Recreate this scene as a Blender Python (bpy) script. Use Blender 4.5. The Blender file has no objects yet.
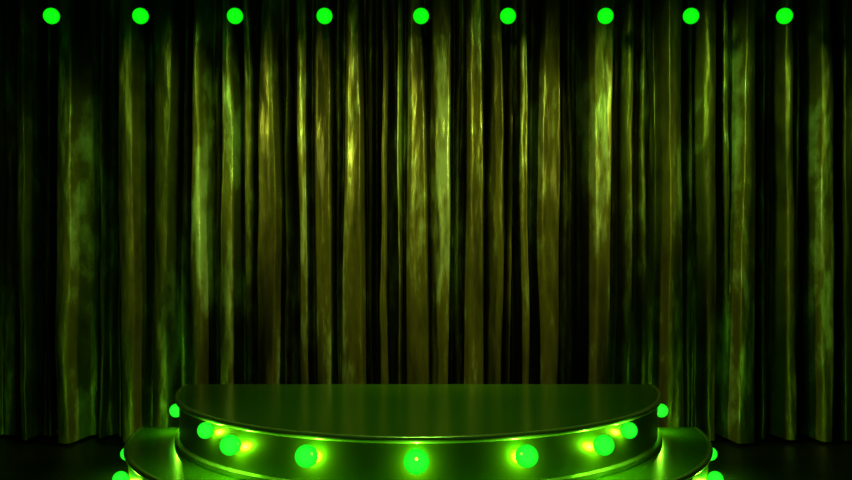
import bpy, bmesh, math, random
from mathutils import Vector, noise
random.seed(4)
sc = bpy.context.scene
sc.view_settings.view_transform = 'Standard'
F = 920.0; CAMZ = 1.91
D = 7.63
CX = -0.058
SX = 0.945

def link(o):
    sc.collection.objects.link(o); return o

# ---------------- materials ----------------
def newmat(name):
    m = bpy.data.materials.new(name); m.use_nodes = True
    nt = m.node_tree
    for n in list(nt.nodes): nt.nodes.remove(n)
    out = nt.nodes.new('ShaderNodeOutputMaterial')
    return m, nt, out

def principled(name, col, rough, metal=0.0, nscale=6.0, var=0.3, rvar=0.1, bump=0.0):
    m, nt, out = newmat(name)
    p = nt.nodes.new('ShaderNodeBsdfPrincipled')
    tc = nt.nodes.new('ShaderNodeTexCoord')
    n = nt.nodes.new('ShaderNodeTexNoise'); n.inputs['Scale'].default_value = nscale
    n.inputs['Detail'].default_value = 5
    nt.links.new(tc.outputs['Object'], n.inputs['Vector'])
    r = nt.nodes.new('ShaderNodeValToRGB')
    r.color_ramp.elements[0].position = 0.3; r.color_ramp.elements[1].position = 0.7
    r.color_ramp.elements[0].color = tuple(c*(1-var) for c in col)+(1,)
    r.color_ramp.elements[1].color = tuple(min(1, c*(1+var)) for c in col)+(1,)
    nt.links.new(n.outputs['Fac'], r.inputs['Fac'])
    nt.links.new(r.outputs['Color'], p.inputs['Base Color'])
    mr = nt.nodes.new('ShaderNodeMapRange')
    mr.inputs['To Min'].default_value = max(0.02, rough-rvar); mr.inputs['To Max'].default_value = rough+rvar
    nt.links.new(n.outputs['Fac'], mr.inputs['Value'])
    nt.links.new(mr.outputs['Result'], p.inputs['Roughness'])
    p.inputs['Metallic'].default_value = metal
    if bump:
        b = nt.nodes.new('ShaderNodeBump'); b.inputs['Strength'].default_value = bump
        b.inputs['Distance'].default_value = 0.01
        nt.links.new(n.outputs['Fac'], b.inputs['Height']); nt.links.new(b.outputs['Normal'], p.inputs['Normal'])
    nt.links.new(p.outputs['BSDF'], out.inputs['Surface'])
    return m

M_deck = principled('lacquered_deck', (0.07, 0.175, 0.008), 0.20, 0.0, 1, 0.03, 0.0)
M_drum = principled('brushed_metal', (0.24, 0.34, 0.04), 0.32, 0.85, 3, 0.04, 0.01)
M_trim = principled('polished_trim', (0.6, 0.78, 0.5), 0.25, 0.7, 8, 0.06, 0.03)
M_sock = principled('socket_metal', (0.2, 0.25, 0.06), 0.3, 1.0, 20, 0.1, 0.05)
M_floor = principled('stage_floor', (0.010, 0.018, 0.005), 0.4, 0.0, 2, 0.3, 0.08, 0.1)
M_wall = principled('dark_wall', (0.01, 0.012, 0.006), 0.8, 0.0, 2, 0.3)
M_black = principled('black_paint', (0.004, 0.0045, 0.003), 0.8, 0.0, 10, 0.3)

def bulb_mat(name, strength, core, edge, trans=0.0):
    m, nt, out = newmat(name)
    L = nt.links.new
    e = nt.nodes.new('ShaderNodeEmission')
    lw = nt.nodes.new('ShaderNodeLayerWeight'); lw.inputs['Blend'].default_value = 0.3
    r = nt.nodes.new('ShaderNodeValToRGB')
    r.color_ramp.elements[0].color = (core, 1.0, core*1.2, 1)
    r.color_ramp.elements[1].color = (0.003, edge, 0.003, 1)
    r.color_ramp.elements.new(0.35).color = (core*0.4, 0.5+edge*0.5, core*0.5, 1)
    L(lw.outputs['Facing'], r.inputs['Fac'])
    L(r.outputs['Color'], e.inputs['Color'])
    e.inputs['Strength'].default_value = strength
    if trans:
        # thin glass: the outer face lets the filament light through, the coated inner face glows
        t = nt.nodes.new('ShaderNodeBsdfTransparent'); t.inputs['Color'].default_value = (trans, trans, trans, 1)
        a = nt.nodes.new('ShaderNodeAddShader'); L(e.outputs[0], a.inputs[0]); L(t.outputs[0], a.inputs[1])
        e2 = nt.nodes.new('ShaderNodeEmission'); e2.inputs['Color'].default_value = (0.003, 0.35, 0.004, 1)
        g = nt.nodes.new('ShaderNodeNewGeometry'); mx = nt.nodes.new('ShaderNodeMixShader')
        L(g.outputs['Backfacing'], mx.inputs[0]); L(a.outputs[0], mx.inputs[1]); L(e2.outputs[0], mx.inputs[2])
        L(mx.outputs[0], out.inputs['Surface'])
    else:
        L(e.outputs[0], out.inputs['Surface'])
    return m
M_bulb = bulb_mat('frosted_green_glass', 1.2, 0.025, 0.50, 0.5)
M_lamp = bulb_mat('frosted_green_lamp_glass', 1.1, 0.006, 0.75)

def curtain_mat():
    m, nt, out = newmat('crushed_satin')
    N = nt.nodes.new; L = nt.links.new
    tc = N('ShaderNodeTexCoord')
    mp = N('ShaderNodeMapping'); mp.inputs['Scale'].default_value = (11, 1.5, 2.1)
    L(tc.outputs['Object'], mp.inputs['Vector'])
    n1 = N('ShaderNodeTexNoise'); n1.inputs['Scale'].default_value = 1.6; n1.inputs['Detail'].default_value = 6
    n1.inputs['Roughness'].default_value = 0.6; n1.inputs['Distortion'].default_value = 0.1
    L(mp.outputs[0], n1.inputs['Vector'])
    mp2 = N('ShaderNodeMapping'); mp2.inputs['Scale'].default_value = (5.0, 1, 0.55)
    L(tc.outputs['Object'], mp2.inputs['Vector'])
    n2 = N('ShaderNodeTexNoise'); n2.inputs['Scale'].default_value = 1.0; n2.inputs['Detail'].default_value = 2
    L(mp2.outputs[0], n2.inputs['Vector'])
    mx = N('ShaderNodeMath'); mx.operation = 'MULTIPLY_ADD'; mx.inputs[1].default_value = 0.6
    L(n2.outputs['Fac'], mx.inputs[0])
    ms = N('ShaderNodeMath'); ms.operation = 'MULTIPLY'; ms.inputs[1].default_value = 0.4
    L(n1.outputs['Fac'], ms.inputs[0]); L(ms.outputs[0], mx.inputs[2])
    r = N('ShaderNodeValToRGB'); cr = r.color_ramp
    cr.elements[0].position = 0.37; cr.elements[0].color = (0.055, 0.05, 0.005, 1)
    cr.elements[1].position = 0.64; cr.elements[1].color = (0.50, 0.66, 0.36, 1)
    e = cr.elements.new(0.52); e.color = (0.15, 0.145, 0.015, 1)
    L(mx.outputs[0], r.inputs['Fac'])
    p = N('ShaderNodeBsdfPrincipled')
    L(r.outputs['Color'], p.inputs['Base Color'])
    rr = N('ShaderNodeMapRange'); rr.inputs['From Min'].default_value = 0.35; rr.inputs['From Max'].default_value = 0.65
    rr.inputs['To Min'].default_value = 0.44; rr.inputs['To Max'].default_value = 0.30
    L(n1.outputs['Fac'], rr.inputs['Value']); L(rr.outputs[0], p.inputs['Roughness'])
    p.inputs['Metallic'].default_value = 0.4
    b = N('ShaderNodeBump'); b.inputs['Strength'].default_value = 0.3; b.inputs['Distance'].default_value = 0.03
    L(n1.outputs['Fac'], b.inputs['Height']); L(b.outputs['Normal'], p.inputs['Normal'])
    L(p.outputs[0], out.inputs['Surface'])
    return m
M_curt = curtain_mat()

# ---------------- helpers ----------------
def mesh_obj(name, bm, mat, smooth_angle=35):
    bmesh.ops.recalc_face_normals(bm, faces=bm.faces)
    me = bpy.data.meshes.new(name); bm.to_mesh(me); bm.free()
    for p in me.polygons: p.use_smooth = True
    me.set_sharp_from_angle(angle=math.radians(smooth_angle))
    me.materials.append(mat)
    return link(bpy.data.objects.new(name, me))

def half_revolve(name, prof, mat, seg=120):
    bm = bmesh.new(); rings = []
    for i in range(seg+1):
        a = -math.pi/2 + math.pi*i/seg
        rings.append([bm.verts.new((r*math.sin(a)*SX, -r*math.cos(a), z)) for r, z in prof])
    n = len(prof)
    for i in range(seg):
        for j in range(n):
            k = (j+1) % n
            bm.faces.new((rings[i][j], rings[i][k], rings[i+1][k], rings[i+1][j]))
    bm.faces.new(rings[0]); bm.faces.new(list(reversed(rings[-1])))
    bmesh.ops.remove_doubles(bm, verts=bm.verts, dist=1e-5)
    bmesh.ops.dissolve_degenerate(bm, edges=bm.edges, dist=1e-5)
    return mesh_obj(name, bm, mat)

def box(name, lo, hi, mat, kind='structure'):
    bm = bmesh.new(); bmesh.ops.create_cube(bm, size=1)
    for v in bm.verts:
        v.co = Vector([(lo[i]+hi[i])/2 + v.co[i]*(hi[i]-lo[i]) for i in range(3)])
    o = mesh_obj(name, bm, mat)
    if kind: o['kind'] = kind
    return o

# ---------------- room ----------------
W = 5.6
box('floor', (-W, -1, -0.1), (W, 9.2, 0), M_floor)
box('wall_back', (-W, 9.2, -0.1), (W, 9.35, 5.1), M_wall)
box('ceiling', (-W, 3.0, 5.0), (W, 9.2, 5.1), M_wall)

# ---------------- podium ----------------
pod = link(bpy.data.objects.new('podium', None))
pod.location = (CX, D, 0)
pod['label'] = 'two-tier half-round glossy green stage podium ringed with glowing bulbs'
pod['category'] = 'podium'
H = 0.357
def tier(name, z0, R, label):
    zt = z0+H
    Rw = R-0.035
    drum = half_revolve(name, [(0, z0), (Rw, z0), (Rw, zt-0.03), (0, zt-0.03)], M_drum)
    deck = half_revolve('deck', [(0, zt-0.03), (R-0.02, zt-0.03), (R-0.02, zt-0.003), (R-0.023, zt), (0, zt)], M_deck)
    pr = []
    for k in range(9):
        a = -math.pi/2 + math.pi*k/8
        pr.append((R-0.015+0.015*math.cos(a), zt-0.019+0.021*math.sin(a)))
    pr = [(R-0.034, zt-0.040)]+pr+[(R-0.034, zt+0.002)]
    nos = half_revolve('edge_trim', pr, M_trim)
    base = half_revolve('base_trim', [(Rw, z0), (Rw+0.03, z0), (Rw+0.035, z0+0.012), (Rw+0.03, z0+0.035), (Rw, z0+0.045)], M_trim)
    drum.parent = pod
    for o in (deck, nos, base): o.parent = drum
    drum['label'] = label
    return drum
tier('lower_tier', 0.0, 2.45, 'wider lower step with metal side')
tier('upper_tier', H, 2.06, 'upper step with metal side')

# bulbs
def globe_mesh(r, mat):
    bm = bmesh.new()
    bmesh.ops.create_uvsphere(bm, u_segments=40, v_segments=24, radius=r)
    bmesh.ops.recalc_face_normals(bm, faces=bm.faces)
    me = bpy.data.meshes.new('globe'); bm.to_mesh(me); bm.free()
    for p in me.polygons: p.use_smooth = True
    me.materials.append(mat); return me
def socket_mesh(r, length, start):
    length = max(length, r*1.1)
    bm = bmesh.new()
    prof = [(0, -start), (r*0.25, -start), (r*0.25, -length*0.97), (r*0.4, -length*0.98), (r*0.4, -length), (0, -length)]
    seg = 28; rings = []
    for i in range(seg):
        a = 2*math.pi*i/seg
        rings.append([bm.verts.new((q*math.cos(a), q*math.sin(a), z)) for q, z in prof])
    for i in range(seg):
        A = rings[i]; B = rings[(i+1) % seg]
        for j in range(len(prof)-1):
            bm.faces.new((A[j], A[j+1], B[j+1], B[j]))
    bmesh.ops.remove_doubles(bm, verts=bm.verts, dist=1e-5)
    bmesh.ops.recalc_face_normals(bm, faces=bm.faces)
    me = bpy.data.meshes.new('socket'); bm.to_mesh(me); bm.free()
    for p in me.polygons: p.use_smooth = True
    me.set_sharp_from_angle(angle=math.radians(35))
    me.materials.append(M_sock); return me

def plight(loc, col, power, rad=0.0):
    l = bpy.data.lights.new('bulb_light', 'POINT'); l.color = col; l.energy = power
    l.shadow_soft_size = rad
    o = link(bpy.data.objects.new('bulb_light', l)); o.location = loc; return o

gms = {}
def podium_bulb(phi, Rwall, z, power, GR=0.074, extra=0.0):
    gm = gms.setdefault(GR, globe_mesh(GR, M_bulb))
    for s in ((1,) if phi == 0 else (-1, 1)):
        a = math.radians(phi)*s
        n = Vector((math.sin(a)/SX, -math.cos(a), 0)).normalized()
        wall = Vector((Rwall*math.sin(a)*SX, -Rwall*math.cos(a), z))
        c = wall + n*(GR*1.05+extra)
        q = n.to_track_quat('Z', 'Y')
        g = link(bpy.data.objects.new('light_bulb', gm)); g.parent = pod
        g.location = c; g.rotation_mode = 'QUATERNION'; g.rotation_quaternion = q
        g['label'] = 'glowing green globe bulb'
        so = link(bpy.data.objects.new('socket', socket_mesh(GR, (c-wall).length+0.01, GR*0.99)))
        so.parent = g
        plight(Vector((CX, D, 0))+c-Vector((0, 0, GR*0.5))-n*GR*0.2, (0.27, 1.0, 0.02), power)
BP = 9.0
RW = 2.025
for phi, z, gr in ((0, .222, .077), (19.9, .224, .071), (37.6, .222, .068), (46.2, .272, .056), (85, .172, .055)):
    podium_bulb(phi, RW, H+z, BP*(1 if gr > .06 else .5), gr)
RL = 2.415
for phi, z, gr in ((0, .187, .073), (22.5, .187, .073), (45, .187, .073), (66, .187, .058), (85, .187, .054)):
    podium_bulb(phi, RL, z, BP*1.0, gr, 0.0 if gr > .056 else 0.02)

# ---------------- curtain ----------------
P = [(-70,14,.8),(-35,12,.9),(12,5,.65),(38,3,.4),(64,8,1),(92,3,.4),(112,3,.5),(127,8,1),(157,11,.75),(180,3,.55),(197,6,1),(224,7,.75),
     (243,4,.6),(265,10,1),(284,3,.55),(301,6,.8),(321,8,.92),(337,2.5,.6),(352,9,1),(369,3,.55),(384,4,.75),(400,3,.6),(416,9,.95),(440,11,.8),(458,3,.6),(475,9,1),(496,8,.85),
     (512,3,.55),(526,4,.8),(551,10,1),(575,3,.4),(602,12,1),(630,6,.75),(651,4,.55),(677,11,1),(697,3,.5),(714,7,.75),(734,3,.5),(751,10,1),
     (775,3,.45),(795,6,.75),(830,7,.85),(858,8,.7),(885,12,.9),(925,12,1)]
YC = 8.5
pl = []
for c, w, f in P:
    pl.append(((c-426)*YC/F, w*YC/F, f, random.choice((-1, 1))*random.uniform(0.3, 1), random.uniform(0, 6.3),
               random.uniform(0.6, 1.4), random.uniform(-0.008, 0.008), random.uniform(-0.09, 0.05)))
YB = 8.97
def sstep(t):
    t = max(0, min(1, t)); return t*t*(3-2*t)
def depth(x, z):
    d = 0.0
    for c, w, f, t, ph, fr, lean, tap in pl:
        if abs(x-c) > 0.5: continue
        cc = c + lean*(z-2.6) + 0.009*math.sin(z*fr*1.0+ph) + 0.004*math.sin(z*3.1*fr+ph*2)
        ww = w*(1+0.20*math.sin(z*fr*0.9+ph*3)+tap*(z-2.4))
        u = (x-cc)/max(ww, 0.012)
        if t < 0: u = -u
        if -1.8 < u < 3:
            rise = sstep((u+1.38)/0.6)
            fall = 1-sstep((u-0.6)/(0.65+0.8*(1-abs(t))))
            b = f*rise*fall*(1-0.16*abs(t)*(u+1)*0.5-0.07*u*u) 
            if b > d: d = b
    q = x*20 + 3.0*noise.noise(Vector((x*2.0, 0, z*0.15)))
    d2 = 0.28*abs(math.sin(q))**0.8*(0.4+0.6*noise.noise(Vector((x*3, 9, 0)))+0.3)
    crinkle = 0.024*noise.noise(Vector((x*7, 3, z*1.3))) + 0.011*noise.noise(Vector((x*15, 7, z*2.6)))+0.003*noise.noise(Vector((x*30, 7, z*11)))
    return YB - 0.50*max(d, d2) - crinkle
def curtain(x0, x1, zb, label):
    dx = 0.009; nx = int((x1-x0)/dx)+1; nz = 110
    bm = bmesh.new(); g = []
    for j in range(nz+1):
        z = zb + (4.98-zb)*j/nz
        row = []
        for i in range(nx+1):
            x = x0+(x1-x0)*i/nx
            zz = z if j else zb+0.03*noise.noise(Vector((x*3, 1, 1)))
            row.append(bm.verts.new((x, depth(x, z), zz)))
        g.append(row)
    for j in range(nz):
        for i in range(nx):
            bm.faces.new((g[j][i], g[j][i+1], g[j+1][i+1], g[j+1][i]))
    me = bpy.data.meshes.new('stage_curtain'); bm.to_mesh(me); bm.free()
    for p in me.polygons: p.use_smooth = True
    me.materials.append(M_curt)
    o = link(bpy.data.objects.new('stage_curtain', me))
    o['label'] = label; o['category'] = 'curtain'; o['group'] = 'stage curtains'
    return o
xs = [-5.2, (583-426)*YC/F-0.0, 5.2]
lab = 'floor-length shiny olive green pleated stage curtain behind the podium'
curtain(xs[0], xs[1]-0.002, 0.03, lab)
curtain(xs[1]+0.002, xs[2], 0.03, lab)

# ---------------- hanging lamps ----------------
YL = 8.1
bat_z = 4.35
YBt = YL+0.075
bm = bmesh.new()
bmesh.ops.create_cone(bm, cap_ends=True, segments=20, radius1=0.03, radius2=0.03, depth=9.4)
for v in bm.verts: v.co = Vector((v.co.z, v.co.x, v.co.y))
bat = mesh_obj('lighting_batten', bm, M_black); bat.location = (0, YBt, bat_z)
bat['label'] = 'black steel pipe batten hung from the ceiling'; bat['category'] = 'lighting bar'
for x in (-4.2, -1.4, 1.4, 4.2):
    bm = bmesh.new(); bmesh.ops.create_cone(bm, cap_ends=True, segments=10, radius1=0.008, radius2=0.008, depth=5.0-bat_z)
    h = mesh_obj('hanger', bm, M_black); h.parent = bat; h.location = (x, 0, (5.0-bat_z)/2)
LR = 0.070
lgm = globe_mesh(LR, M_lamp); lsm = socket_mesh(LR, 0.09, LR*0.9)
lsm.materials.clear(); lsm.materials.append(M_black)
zl = CAMZ+(240-16)*YL/F
bm = bmesh.new(); cl = bat_z-0.031-zl
bmesh.ops.create_cone(bm, cap_ends=True, segments=10, radius1=0.0035, radius2=0.0035, depth=cl)
for v in bm.verts: v.co = Vector((v.co.x, v.co.z+cl/2, -0.08+v.co.y))
cm = bpy.data.meshes.new('cord'); bm.to_mesh(cm); bm.free(); cm.materials.append(M_black)
for px in (51.5, 140.5, 235, 324.5, 421, 508, 605.5, 691, 784.5):
    o = link(bpy.data.objects.new('hanging_lamp', None))
    o.location = ((px-426)*YL/F, YL, zl)
    o.rotation_euler = (math.pi/2, 0, 0)
    o['label'] = 'glowing green globe lamp hanging above the stage'
    o['category'] = 'lamp'; o['group'] = 'row of green globe lamps above the stage'
    for nm, me in (('globe', lgm), ('socket', lsm), ('cord', cm)):
        c = link(bpy.data.objects.new(nm, me)); c.parent = o

# ---------------- stage lights and added fill spots ----------------
def spot(loc, tgt, col, power, size, blend=1.0, rad=0.3):
    l = bpy.data.lights.new('stage_and_fill_spot', 'SPOT'); l.color = col; l.energy = power
    l.spot_size = math.radians(size); l.spot_blend = blend; l.shadow_soft_size = rad
    o = link(bpy.data.objects.new('stage_and_fill_spot', l)); o.location = loc
    o.rotation_euler = (Vector(tgt)-Vector(loc)).to_track_quat('-Z', 'Y').to_euler()
    return o
spot((-3.9, 6.1, 3.8), (0.3, 8.5, 2.0), (0.86, 1.0, 0.14), 520, 48)
spot((3.9, 6.1, 3.8), (0.1, 8.5, 2.0), (0.86, 1.0, 0.14), 520, 48)
spot((-0.4, 6.1, 4.2), (-2.3, 8.5, 2.6), (0.52, 1.0, 0.10), 240, 41)
spot((0.4, 6.1, 4.2), (2.65, 8.5, 2.9), (0.52, 1.0, 0.10), 310, 42)
spot((0, 1.0, 4.4), (0, 8.6, 2.3), (0.75, 1.0, 0.08), 60, 42)  # added front fill, lifts the gaps between the curtain folds
spot((0, 6.3, 4.9), (0, 6.4, 0.7), (0.38, 1.0, 0.08), 180, 60)  # added overhead fill, put in to brighten the podium deck

w = bpy.data.worlds.new('world'); sc.world = w; w.use_nodes = True
w.node_tree.nodes['Background'].inputs['Color'].default_value = (0.22, 0.5, 0.02, 1)
w.node_tree.nodes['Background'].inputs['Strength'].default_value = 0.02

cam = bpy.data.cameras.new('camera'); cam.lens = 36*F/852; cam.sensor_width = 36
co = link(bpy.data.objects.new('camera', cam)); co.location = (0, 0, CAMZ); co.rotation_euler = (math.pi/2, 0, 0)
sc.camera = co
